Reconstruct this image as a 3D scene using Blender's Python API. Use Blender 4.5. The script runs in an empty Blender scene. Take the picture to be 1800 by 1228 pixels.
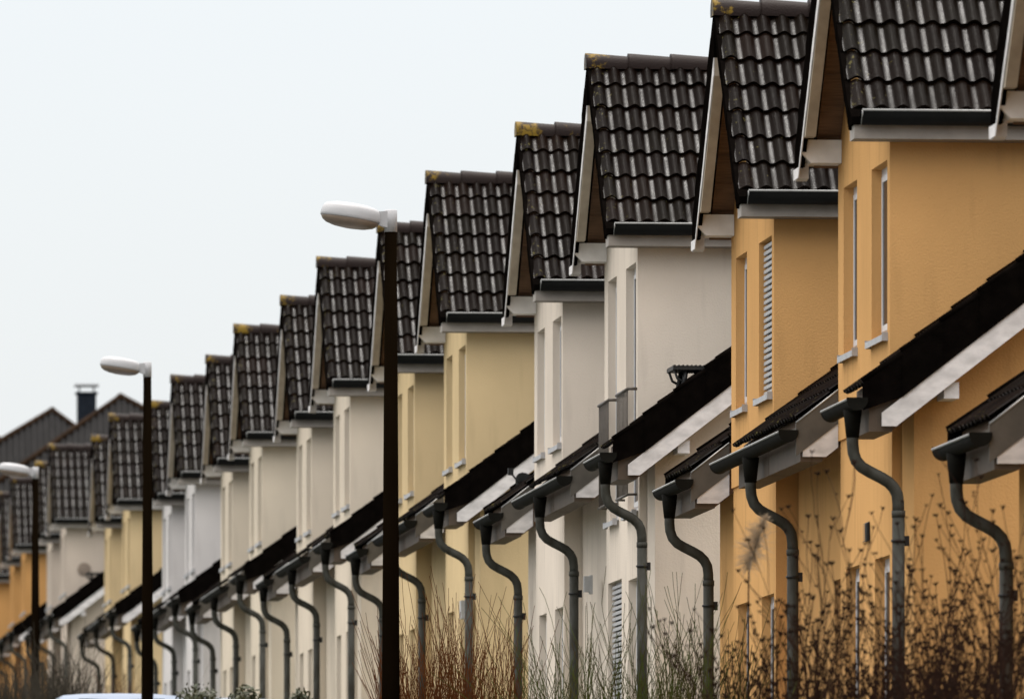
import bpy, bmesh, math, random
from mathutils import Vector, Matrix
random.seed(7)
R = math.radians
sc = bpy.context.scene
COL = sc.collection

# ---------------------------------------------------------------- camera
F = 16000.0            # focal length in photograph pixels (1800 wide)
VX, VY = -617.0, 1700.0  # vanishing point of the street
TH = math.atan((900 - VX) / F)
cd = bpy.data.cameras.new('camera')
cam = bpy.data.objects.new('camera', cd); COL.objects.link(cam)
cd.sensor_width = 36; cd.lens = 36 * F / 1800
cd.shift_y = (VY - 614) / 1800
cam.location = (0, 0, 0)
cam.rotation_euler = (R(90), 0, -TH)
cd.clip_start = 1; cd.clip_end = 3000
cd.dof.use_dof = True; cd.dof.focus_distance = 86; cd.dof.aperture_fstop = 4.9
sc.camera = cam

# ---------------------------------------------------------------- light
SUN_EL, SUN_AZ = 76, 331     # azimuth: clockwise from +Y
w = bpy.data.worlds.new('World'); sc.world = w; w.use_nodes = True
nt = w.node_tree; nt.nodes.clear()
sky = nt.nodes.new('ShaderNodeTexSky'); sky.sky_type = 'NISHITA'; sky.sun_disc = False
sky.sun_elevation = R(SUN_EL); sky.sun_rotation = R(SUN_AZ)
sky.dust_density = 4; sky.air_density = 1
bg1 = nt.nodes.new('ShaderNodeBackground'); bg1.inputs['Strength'].default_value = 0.05
nt.links.new(sky.outputs[0], bg1.inputs['Color'])
bg2 = nt.nodes.new('ShaderNodeBackground')          # the even cloud cover
bg2.inputs['Color'].default_value = (0.88, 0.91, 0.93, 1); bg2.inputs['Strength'].default_value = 0.80
tc = nt.nodes.new('ShaderNodeTexCoord')
cn = nt.nodes.new('ShaderNodeTexNoise'); cn.inputs['Scale'].default_value = 5.0; cn.inputs['Detail'].default_value = 5
cm = nt.nodes.new('ShaderNodeMapRange'); cm.inputs['To Min'].default_value = 0.95; cm.inputs['To Max'].default_value = 1.05
nt.links.new(tc.outputs['Generated'], cn.inputs['Vector']); nt.links.new(cn.outputs[0], cm.inputs['Value'])
mlt = nt.nodes.new('ShaderNodeMath'); mlt.operation = 'MULTIPLY'; mlt.inputs[1].default_value = 0.82
nt.links.new(cm.outputs[0], mlt.inputs[0])
# overcast sky: the zenith is about three times as bright as the horizon
sxyz = nt.nodes.new('ShaderNodeSeparateXYZ'); nt.links.new(tc.outputs['Generated'], sxyz.inputs[0])
zr = nt.nodes.new('ShaderNodeMapRange'); zr.inputs['From Min'].default_value = 0.10; zr.inputs['From Max'].default_value = 1.0
zr.inputs['From Min'].default_value = 0.0; zr.inputs['To Min'].default_value = 1.0; zr.inputs['To Max'].default_value = 5.4
zp = nt.nodes.new('ShaderNodeMath'); zp.operation = 'POWER'; zp.inputs[1].default_value = 1.45; zp.use_clamp = True
zq = nt.nodes.new('ShaderNodeMath'); zq.operation = 'SUBTRACT'; zq.inputs[1].default_value = 0.10; zq.use_clamp = True
nt.links.new(sxyz.outputs['Z'], zq.inputs[0]); nt.links.new(zq.outputs[0], zp.inputs[0]); nt.links.new(zp.outputs[0], zr.inputs['Value'])
ml2 = nt.nodes.new('ShaderNodeMath'); ml2.operation = 'MULTIPLY'
nt.links.new(mlt.outputs[0], ml2.inputs[0]); nt.links.new(zr.outputs[0], ml2.inputs[1]); nt.links.new(ml2.outputs[0], bg2.inputs['Strength'])
zc_ = nt.nodes.new('ShaderNodeMapRange'); zc_.inputs['From Min'].default_value = 0.10; zc_.inputs['From Max'].default_value = 0.45
nt.links.new(sxyz.outputs['Z'], zc_.inputs['Value'])
zm_ = nt.nodes.new('ShaderNodeMix'); zm_.data_type = 'RGBA'
zm_.inputs['A'].default_value = (0.880, 0.912, 0.935, 1); zm_.inputs['B'].default_value = (0.93, 0.89, 0.84, 1)
nt.links.new(zc_.outputs[0], zm_.inputs['Factor']); nt.links.new(zm_.outputs['Result'], bg2.inputs['Color'])
add = nt.nodes.new('ShaderNodeAddShader'); out = nt.nodes.new('ShaderNodeOutputWorld')
nt.links.new(bg1.outputs[0], add.inputs[0]); nt.links.new(bg2.outputs[0], add.inputs[1]); nt.links.new(add.outputs[0], out.inputs[0])
sl = bpy.data.lights.new('sun', 'SUN'); sl.energy = 1.5; sl.angle = R(11); sl.color = (1, 0.97, 0.93)
so = bpy.data.objects.new('sun', sl); COL.objects.link(so)
sd = Vector((math.sin(R(SUN_AZ)) * math.cos(R(SUN_EL)), math.cos(R(SUN_AZ)) * math.cos(R(SUN_EL)), math.sin(R(SUN_EL))))
so.rotation_euler = sd.to_track_quat('Z', 'Y').to_euler()
sc.view_settings.view_transform = 'Standard'; sc.view_settings.look = 'None'
sc.view_settings.exposure = 0.0; sc.view_settings.gamma = 1

# ---------------------------------------------------------------- picture <-> place
def Yat(px, X):
    s = (px - 900) / F
    return X * (math.cos(TH) - s * math.sin(TH)) / (math.sin(TH) + s * math.cos(TH))
def Xat(px, Y):
    s = (px - 900) / F
    return Y * (math.sin(TH) + s * math.cos(TH)) / (math.cos(TH) - s * math.sin(TH))
def Zat(py, X, Y):
    return (VY - py) * (Y * math.cos(TH) + X * math.sin(TH)) / F

# ---------------------------------------------------------------- materials
def lin(c):
    return tuple(((v / 255) / 12.92 if v / 255 <= 0.04045 else ((v / 255 + 0.055) / 1.055) ** 2.4) for v in c)
def newmat(name, col, rough=0.6, metal=0.0, spec=0.5):
    m = bpy.data.materials.new(name); m.use_nodes = True
    b = m.node_tree.nodes['Principled BSDF']
    b.inputs['Base Color'].default_value = (*col, 1); b.inputs['Roughness'].default_value = rough
    b.inputs['Metallic'].default_value = metal; b.inputs['Specular IOR Level'].default_value = spec
    return m, m.node_tree, b
def noise_mix(nt, b, col, amt, scale, detail=4, stretch=(1, 1, 1), col2=None):
    """mottle the base colour with two colours"""
    tc = nt.nodes.new('ShaderNodeTexCoord'); mp = nt.nodes.new('ShaderNodeMapping'); mp.inputs['Scale'].default_value = stretch
    n = nt.nodes.new('ShaderNodeTexNoise'); n.inputs['Scale'].default_value = scale; n.inputs['Detail'].default_value = detail
    r = nt.nodes.new('ShaderNodeMapRange'); r.inputs['From Min'].default_value = 0.3; r.inputs['From Max'].default_value = 0.7
    mx = nt.nodes.new('ShaderNodeMix'); mx.data_type = 'RGBA'
    c2 = col2 if col2 else tuple(v * (1 - amt) for v in col)
    mx.inputs['A'].default_value = (*col, 1); mx.inputs['B'].default_value = (*c2, 1)
    nt.links.new(tc.outputs['Object'], mp.inputs[0]); nt.links.new(mp.outputs[0], n.inputs['Vector'])
    nt.links.new(n.outputs[0], r.inputs['Value']); nt.links.new(r.outputs[0], mx.inputs['Factor'])
    nt.links.new(mx.outputs['Result'], b.inputs['Base Color'])
    return tc, mx
def bump(nt, b, scale, strength, dist=0.01, detail=3, stretch=(1, 1, 1)):
    tc = nt.nodes.new('ShaderNodeTexCoord'); mp = nt.nodes.new('ShaderNodeMapping'); mp.inputs['Scale'].default_value = stretch
    n = nt.nodes.new('ShaderNodeTexNoise'); n.inputs['Scale'].default_value = scale; n.inputs['Detail'].default_value = detail
    bp = nt.nodes.new('ShaderNodeBump'); bp.inputs['Strength'].default_value = strength; bp.inputs['Distance'].default_value = dist
    nt.links.new(tc.outputs['Object'], mp.inputs[0]); nt.links.new(mp.outputs[0], n.inputs['Vector'])
    nt.links.new(n.outputs[0], bp.inputs['Height']); nt.links.new(bp.outputs[0], b.inputs['Normal'])

def stucco(name, col):
    m, nt, b = newmat(name, col, 1.0, 0, 0.02)
    tc, mx = noise_mix(nt, b, col, 0.16, 0.9, 6, (1, 1, 0.6))
    # faint rain streaks and grime below sills / at random
    n2 = nt.nodes.new('ShaderNodeTexNoise'); n2.inputs['Scale'].default_value = 3.0; n2.inputs['Detail'].default_value = 5
    mp = nt.nodes.new('ShaderNodeMapping'); mp.inputs['Scale'].default_value = (2.2, 2.2, 0.25)
    r2 = nt.nodes.new('ShaderNodeMapRange'); r2.inputs['From Min'].default_value = 0.52; r2.inputs['From Max'].default_value = 0.78
    r2.inputs['To Max'].default_value = 0.6
    m2 = nt.nodes.new('ShaderNodeMix'); m2.data_type = 'RGBA'
    m2.inputs['B'].default_value = (*[v * 0.68 for v in col], 1)
    nt.links.new(tc.outputs['Object'], mp.inputs[0]); nt.links.new(mp.outputs[0], n2.inputs['Vector'])
    nt.links.new(n2.outputs[0], r2.inputs['Value']); nt.links.new(r2.outputs[0], m2.inputs['Factor'])
    nt.links.new(mx.outputs['Result'], m2.inputs['A']); nt.links.new(m2.outputs['Result'], b.inputs['Base Color'])
    bump(nt, b, 55, 0.5, 0.01, 4)
    return m

WALLS = {
    'orange': stucco('stucco_orange', (0.67, 0.378, 0.150)),
    'deep': stucco('stucco_deep_orange', (0.60, 0.325, 0.12)),
    'white': stucco('stucco_white', (0.75, 0.66, 0.56)),
    'yellow': stucco('stucco_yellow', (0.70, 0.535, 0.305)),
    'cream': stucco('stucco_cream', (0.74, 0.645, 0.52)),
    'ivory': stucco('stucco_ivory', (0.72, 0.63, 0.50)),
    'lilac': stucco('stucco_lilac', (0.68, 0.65, 0.63)),
    'pale': stucco('stucco_pale', (0.62, 0.53, 0.44)),
}

def tile_mat(name='roof_tile', spec=0.065, r0=0.13, r1=0.27):
    m, nt, b = newmat(name, (0.03, 0.02, 0.016), 0.33, 0, spec)
    L = nt.links.new; N = nt.nodes.new
    tc = N('ShaderNodeTexCoord'); oi = N('ShaderNodeObjectInfo')
    # per tile colour: attribute written on the mesh
    at = N('ShaderNodeAttribute'); at.attribute_name = 'tile'
    adv = N('ShaderNodeVectorMath'); adv.operation = 'ADD'
    rnd = N('ShaderNodeCombineXYZ'); ms = N('ShaderNodeMath'); ms.operation = 'MULTIPLY'; ms.inputs[1].default_value = 50
    L(oi.outputs['Random'], ms.inputs[0]); L(ms.outputs[0], rnd.inputs['Z'])
    L(at.outputs['Vector'], adv.inputs[0]); L(rnd.outputs[0], adv.inputs[1])
    wn = N('ShaderNodeTexWhiteNoise'); L(adv.outputs[0], wn.inputs['Vector'])
    cr = N('ShaderNodeValToRGB')
    cr.color_ramp.elements[0].color = (0.003, 0.0016, 0.0011, 1); cr.color_ramp.elements[1].color = (0.0080, 0.0040, 0.0027, 1)
    e = cr.color_ramp.elements.new(0.45); e.color = (0.0045, 0.0024, 0.0017, 1)
    e = cr.color_ramp.elements.new(0.75); e.color = (0.0042, 0.0030, 0.0017, 1)
    L(wn.outputs['Value'], cr.inputs[0])
    # lichen specks, thicker near the gable end (low x)
    n = N('ShaderNodeTexNoise'); n.inputs['Scale'].default_value = 22; n.inputs['Detail'].default_value = 4
    va = N('ShaderNodeVectorMath'); va.operation = 'ADD'; L(tc.outputs['Object'], va.inputs[0]); L(rnd.outputs[0], va.inputs[1])
    L(va.outputs[0], n.inputs['Vector'])
    sx = N('ShaderNodeSeparateXYZ'); L(tc.outputs['Object'], sx.inputs[0])
    r = N('ShaderNodeMapRange'); r.inputs['From Min'].default_value = -0.33; r.inputs['From Max'].default_value = 0.02
    r.inputs['To Min'].default_value = 0.10; r.inputs['To Max'].default_value = 0.0; L(sx.outputs['X'], r.inputs['Value'])
    ad = N('ShaderNodeMath'); L(n.outputs[0], ad.inputs[0]); L(r.outputs[0], ad.inputs[1])
    r2 = N('ShaderNodeMapRange'); r2.inputs['From Min'].default_value = 0.71; r2.inputs['From Max'].default_value = 0.80; L(ad.outputs[0], r2.inputs['Value'])
    mx = N('ShaderNodeMix'); mx.data_type = 'RGBA'; mx.inputs['B'].default_value = (0.07, 0.06, 0.02, 1)
    L(r2.outputs[0], mx.inputs['Factor']); L(cr.outputs[0], mx.inputs['A']); L(mx.outputs['Result'], b.inputs['Base Color'])
    # rain water stands in the pans of the tiles: glossier there
    wr = N('ShaderNodeMapRange'); wr.inputs['To Min'].default_value = spec * 0.30; wr.inputs['To Max'].default_value = spec * 3.6
    n5 = N('ShaderNodeTexNoise'); n5.inputs['Scale'].default_value = 2.3; n5.inputs['Detail'].default_value = 3
    m5 = N('ShaderNodeMapRange'); m5.inputs['From Min'].default_value = 0.35; m5.inputs['From Max'].default_value = 0.65; m5.inputs['To Min'].default_value = 0.25; m5.inputs['To Max'].default_value = 1.15
    w5 = N('ShaderNodeMath'); w5.operation = 'MULTIPLY'
    L(at.outputs['Alpha'], w5.inputs[0]); L(n5.outputs[0], m5.inputs['Value']); L(m5.outputs[0], w5.inputs[1])
    L(w5.outputs[0], wr.inputs['Value']); L(wr.outputs[0], b.inputs['Specular IOR Level'])
    # wet, uneven gloss
    n3 = N('ShaderNodeTexNoise'); n3.inputs['Scale'].default_value = 9; n3.inputs['Detail'].default_value = 5; L(va.outputs[0], n3.inputs['Vector'])
    r3 = N('ShaderNodeMapRange'); r3.inputs['From Min'].default_value = 0.3; r3.inputs['From Max'].default_value = 0.7
    r3.inputs['To Min'].default_value = r0; r3.inputs['To Max'].default_value = r1; L(n3.outputs[0], r3.inputs['Value']); L(r3.outputs[0], b.inputs['Roughness'])
    n4 = N('ShaderNodeTexNoise'); n4.inputs['Scale'].default_value = 70; n4.inputs['Detail'].default_value = 3; L(va.outputs[0], n4.inputs['Vector'])
    bp = N('ShaderNodeBump'); bp.inputs['Strength'].default_value = 0.5; bp.inputs['Distance'].default_value = 0.010
    L(n4.outputs[0], bp.inputs['Height']); L(bp.outputs[0], b.inputs['Normal'])
    return m
TILE = tile_mat()
TILEM = tile_mat('lower_roof_tile', 0.012, 0.55, 0.8)

def ridge_mat():
    m, nt, b = newmat('ridge_tile', (0.04, 0.024, 0.02), 0.5, 0, 0.15)
    L = nt.links.new; N = nt.nodes.new
    tc = N('ShaderNodeTexCoord'); oi = N('ShaderNodeObjectInfo')
    c = N('ShaderNodeCombineXYZ'); ms = N('ShaderNodeMath'); ms.operation = 'MULTIPLY'; ms.inputs[1].default_value = 30
    L(oi.outputs['Random'], ms.inputs[0]); L(ms.outputs[0], c.inputs['Y'])
    va = N('ShaderNodeVectorMath'); va.operation = 'ADD'; L(tc.outputs['Object'], va.inputs[0]); L(c.outputs[0], va.inputs[1])
    n = N('ShaderNodeTexNoise'); n.inputs['Scale'].default_value = 9; n.inputs['Detail'].default_value = 6; n.inputs['Roughness'].default_value = 0.7; L(va.outputs[0], n.inputs['Vector'])
    sx = N('ShaderNodeSeparateXYZ'); L(tc.outputs['Object'], sx.inputs[0])
    r = N('ShaderNodeMapRange'); r.inputs['From Min'].default_value = -0.22; r.inputs['From Max'].default_value = -0.04
    r.inputs['To Min'].default_value = 0.17; r.inputs['To Max'].default_value = -0.01; L(sx.outputs['X'], r.inputs['Value'])
    sub = N('ShaderNodeMath'); sub.operation = 'MULTIPLY_ADD'; sub.inputs[1].default_value = -0.085; L(oi.outputs['Random'], sub.inputs[0]); L(r.outputs[0], sub.inputs[2])
    ad = N('ShaderNodeMath'); L(n.outputs[0], ad.inputs[0]); L(sub.outputs[0], ad.inputs[1])
    r2 = N('ShaderNodeMapRange'); r2.inputs['From Min'].default_value = 0.60; r2.inputs['From Max'].default_value = 0.70; L(ad.outputs[0], r2.inputs['Value'])
    mx = N('ShaderNodeMix'); mx.data_type = 'RGBA'; mx.inputs['A'].default_value = (0.011, 0.0048, 0.0034, 1); mx.inputs['B'].default_value = (0.16, 0.098, 0.008, 1)
    L(r2.outputs[0], mx.inputs['Factor']); L(mx.outputs['Result'], b.inputs['Base Color'])
    bump(nt, b, 60, 0.5, 0.008)
    return m
RIDGE = ridge_mat()

def simple(name, col, rough=0.6, metal=0.0, amt=0.25, scale=6, stretch=(1, 1, 1), bmp=0.0, bscale=40, spec=0.5, col2=None):
    m, nt, b = newmat(name, col, rough, metal, spec)
    noise_mix(nt, b, col, amt, scale, 5, stretch, col2)
    if bmp: bump(nt, b, bscale, bmp, 0.01, 3, stretch)
    return m
BLACKTILE = simple('verge_tile', (0.0045, 0.0035, 0.003), 0.9, amt=0.5, scale=8, bmp=0.4, spec=0.0)
PAINT = simple('white_paint', (0.74, 0.71, 0.70), 0.6, amt=0.30, scale=7, stretch=(1, 1, 2), bmp=0.15)
RAFT = simple('verge_rafter_shade_tone', (0.42, 0.36, 0.285), 0.8, amt=0.25, scale=6, bmp=0.15, spec=0.1)  # white board with the shade of its underside put into the beige
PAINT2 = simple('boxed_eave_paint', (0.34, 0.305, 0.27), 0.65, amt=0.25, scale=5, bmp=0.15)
PAINTB = simple('lightened_box_white', (0.86, 0.82, 0.78), 0.7, amt=0.15, scale=6, bmp=0.15)  # white paint lightened in colour to offset the shade on the box face
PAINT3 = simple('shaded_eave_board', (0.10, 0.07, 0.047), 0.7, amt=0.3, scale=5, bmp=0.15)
WOOD = simple('soffit_wood', (0.21, 0.115, 0.062), 0.7, amt=0.5, scale=9, stretch=(0.4, 6, 6), bmp=0.3)
SLATE = simple('grey_cladding', (0.10, 0.088, 0.072), 0.75, amt=0.4, scale=5, bmp=0.2)
ZINC = simple('weathered_zinc', (0.068, 0.070, 0.062), 0.55, 0.0, amt=0.45, scale=9, stretch=(1, 1, 0.5), bmp=0.2, col2=(0.030, 0.027, 0.020), spec=0.10)
ZINCG = simple('gutter_zinc', (0.012, 0.0115, 0.0095), 0.7, 0.0, amt=0.45, scale=7, bmp=0.2, spec=0.03)
ZINCD = simple('dark_gutter_metal', (0.0065, 0.0065, 0.0062), 0.5, 0.0, spec=0.15, amt=0.4, scale=6, bmp=0.1)
ZINCL = simple('bright_metal_edge', (0.35, 0.35, 0.34), 0.4, 0.4, amt=0.3, scale=8)
FRAME = simple('window_frame', (0.66, 0.66, 0.68), 0.35, amt=0.08, scale=4)
SILL = simple('window_sill_metal', (0.45, 0.45, 0.46), 0.45, 0.2, amt=0.25, scale=12)
SHUT = simple('roller_shutter', (0.42, 0.42, 0.42), 0.5, amt=0.2, scale=12)
GLASS, _nt, _b = newmat('window_glass', (0.02, 0.022, 0.026), 0.12, 0, 0.5)
_b.inputs['IOR'].default_value = 1.12
bump(_nt, _b, 1.5, 0.15, 0.02)
RAIL = simple('railing_metal', (0.09, 0.075, 0.06), 0.5, 0.3, amt=0.3)
STEPM = simple('roof_step_metal', (0.02, 0.02, 0.02), 0.5, 0.4, amt=0.4)
POLE = simple('pole_paint', (0.0065, 0.004, 0.002), 0.8, spec=0.0, amt=0.35, scale=4, stretch=(1, 1, 0.3), bmp=0.1)
LAMPW = simple('lamp_shell', (0.42, 0.42, 0.43), 0.35, amt=0.10, scale=7, stretch=(1, 1, 2))
LAMPD = simple('lamp_diffuser', (0.26, 0.20, 0.155), 0.4, amt=0.25, scale=8)

# ---------------------------------------------------------------- mesh helpers
def box(bm, x0, x1, y0, y1, z0, z1, mi=0):
    v = [bm.verts.new((x, y, z)) for x in (x0, x1) for y in (y0, y1) for z in (z0, z1)]
    for f in ((0, 1, 3, 2), (4, 6, 7, 5), (0, 4, 5, 1), (2, 3, 7, 6), (0, 2, 6, 4), (1, 5, 7, 3)):
        fa = bm.faces.new([v[i] for i in f]); fa.material_index = mi
def prism(bm, pts, axis, a0, a1, mi=0):
    """polygon extruded along an axis; pts are the two other coordinates in xyz order"""
    def P(p, a):
        return (a, p[0], p[1]) if axis == 'x' else (p[0], a, p[1]) if axis == 'y' else (p[0], p[1], a)
    A = [bm.verts.new(P(p, a0)) for p in pts]; B = [bm.verts.new(P(p, a1)) for p in pts]
    n = len(pts); fs = [bm.faces.new(A), bm.faces.new(B[::-1])]
    for i in range(n): fs.append(bm.faces.new([A[i], B[i], B[(i + 1) % n], A[(i + 1) % n]]))
    for f in fs: f.material_index = mi
def tube(bm, pts, rads, n=8, caps=True, mi=0, smooth=True):
    pts = [Vector(p) for p in pts]
    if not isinstance(rads, (list, tuple)): rads = [rads] * len(pts)
    rings = []; up = None
    for i, p in enumerate(pts):
        t = (pts[min(i + 1, len(pts) - 1)] - pts[max(i - 1, 0)])
        if t.length < 1e-9: t = Vector((0, 0, 1))
        t.normalize()
        if up is None:
            up = Vector((0, 0, 1)) if abs(t.z) < 0.9 else Vector((1, 0, 0))
        a = t.cross(up)
        if a.length < 1e-4: a = t.cross(Vector((0.3, 1, 0.1)))
        a.normalize(); b = a.cross(t); up = b
        rings.append([bm.verts.new(p + (a * math.cos(2 * math.pi * k / n) + b * math.sin(2 * math.pi * k / n)) * rads[i]) for k in range(n)])
    for i in range(len(rings) - 1):
        for k in range(n):
            f = bm.faces.new([rings[i][k], rings[i][(k + 1) % n], rings[i + 1][(k + 1) % n], rings[i + 1][k]]); f.smooth = smooth; f.material_index = mi
    if caps:
        for rg in (rings[0], rings[-1]):
            f = bm.faces.new(rg); f.material_index = mi
def finish(bm, name):
    bmesh.ops.recalc_face_normals(bm, faces=bm.faces)
    me = bpy.data.meshes.new(name); bm.to_mesh(me); bm.free(); return me
def link(name, me, mats, parent=None, loc=(0, 0, 0), rot=(0, 0, 0)):
    o = bpy.data.objects.new(name, me); COL.objects.link(o)
    o.location = loc; o.rotation_euler = rot
    if parent: o.parent = parent
    if not isinstance(mats, (list, tuple)): mats = [mats]
    for i, m in enumerate(mats):
        if len(me.materials) <= i: me.materials.append(m)
        o.material_slots[i].link = 'OBJECT'; o.material_slots[i].material = m
    return o
CACHE = {}
def part(name, key, build, mats, parent, loc=(0, 0, 0), rot=(0, 0, 0)):
    if key not in CACHE:
        bm = bmesh.new(); build(bm); CACHE[key] = finish(bm, name)
    return link(name, CACHE[key], mats, parent, loc, rot)
def thing(name, label, cat, loc, group=None):
    o = bpy.data.objects.new(name, None); COL.objects.link(o); o.location = loc
    o['label'] = label; o['category'] = cat
    if group: o['group'] = group
    return o
def tag(o, label=None, cat=None, group=None, kind=None):
    for k, v in (('label', label), ('category', cat), ('group', group), ('kind', kind)):
        if v: o[k] = v
    return o

# ---------------------------------------------------------------- tiles
PAN = 0.22
def tile_slope(bm, P0, U, V, N, lu, rows, gauge, per, amp=0.020, lift=0.028, seg=8, u0=0.0):
    """rows of wavy tiles: P0 top corner, U along the row, V down the slope, N the outward normal"""
    P0, U, V, N = Vector(P0), Vector(U), Vector(V), Vector(N)
    la = bm.loops.layers.float_color.get('tile') or bm.loops.layers.float_color.new('tile')
    n = int(lu / per * seg) + 1
    us = [i * per / seg for i in range(n)]
    if us[-1] < lu - 1e-4: us.append(lu)
    rng = random.Random(int(lu * 1000) + rows)
    def hgt(u):
        t = ((u + u0) / per) % 1.0
        if t < PAN: return -amp * 0.75 + 0.176 * t * per           # flat pan, tipped a little
        q = (t - PAN) / (1 - PAN)
        a0 = -amp * 0.75 + 0.176 * PAN * per
        return a0 * (1 - q) + (-amp * 0.75) * q + amp * 1.65 * math.sin(math.pi * q) ** 1.3
    for k in range(rows):
        jit = {}
        strips = []
        for (dv, dh) in ((0.0, 0.0), (gauge, lift), (gauge, lift), (gauge + 0.004, lift - 0.022), (gauge - 0.03, -0.014)):
            row = []
            for u in us:
                ti = int((u + u0) / (2 * per) + 0.5)
                j = jit.setdefault(ti, (rng.uniform(-.005, .005), rng.uniform(-0.006, 0.006)))
                hh = hgt(u)
                p = P0 + U * u + V * (k * gauge + dv + j[1] * (1 if dv > 0.1 else 0)) + N * (hh + dh + j[0] * (dv / gauge))
                row.append(bm.verts.new(p))
            strips.append(row)
        for a in (0, 2, 3):
            for i in range(len(us) - 1):
                f = bm.faces.new([strips[a][i], strips[a][i + 1], strips[a + 1][i + 1], strips[a + 1][i]])
                f.smooth = a == 0
                ti = int(((us[i] + u0) / (2 * per)) + 0.5)
                for lp, uu in zip(f.loops, (us[i], us[i + 1], us[i + 1], us[i])):
                    tt = ((uu + u0) / per) % 1.0
                    wet = 1.0 if (tt < PAN + 0.02 or tt > 0.985) else 0.0
                    lp[la] = (ti * 0.37, k * 0.53, lu * 0.11, wet)

# ---------------------------------------------------------------- the house, local frame
# x = 0 dormer front (street side is -x), y = 0 dormer ridge (viewer is -y), z = 0 ground
PER = 0.172
T1 = 1.047            # dormer roof pitch
T2 = 0.77             # main roof pitch
ZR = 7.52             # dormer tile surface at the ridge
MAINX = 4.9
def zm(x): return 3.74 + T2 * x          # main roof surface
def zd(y): return ZR - T1 * abs(y)
XW = 0.10            # facade beside the gables
XR = 0.22            # recessed facade between two dormers

def wall_holes(bm, x0, x1, y0, y1, z0, z1, holes):
    ys = sorted(set([y0, y1] + [h[0] for h in holes] + [h[1] for h in holes]))
    for a, b_ in zip(ys[:-1], ys[1:]):
        hs = sorted([(h[2], h[3]) for h in holes if h[0] <= a + 1e-6 and h[1] >= b_ - 1e-6])
        z = z0
        for (h0, h1) in hs:
            if h0 > z: box(bm, x0, x1, a, b_, z, h0)
            z = h1
        if z < z1: box(bm, x0, x1, a, b_, z, z1)
def end_poly(off_t, off_b, xa, xb, cut=False, ccut=-0.22, zcut=3.13):
    """strip parallel to the main roof in the x,z plane"""
    if not cut: return [(xa, zm(xa) + off_t), (xb, zm(xb) + off_t), (xb, zm(xb) + off_b), (xa, zm(xa) + off_b)]
    xk = (zcut - off_b - 3.74) / T2
    return [(ccut, zm(ccut) + off_t), (xb, zm(xb) + off_t), (xb, zm(xb) + off_b), (xk, zcut), (ccut, zcut)]

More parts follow.
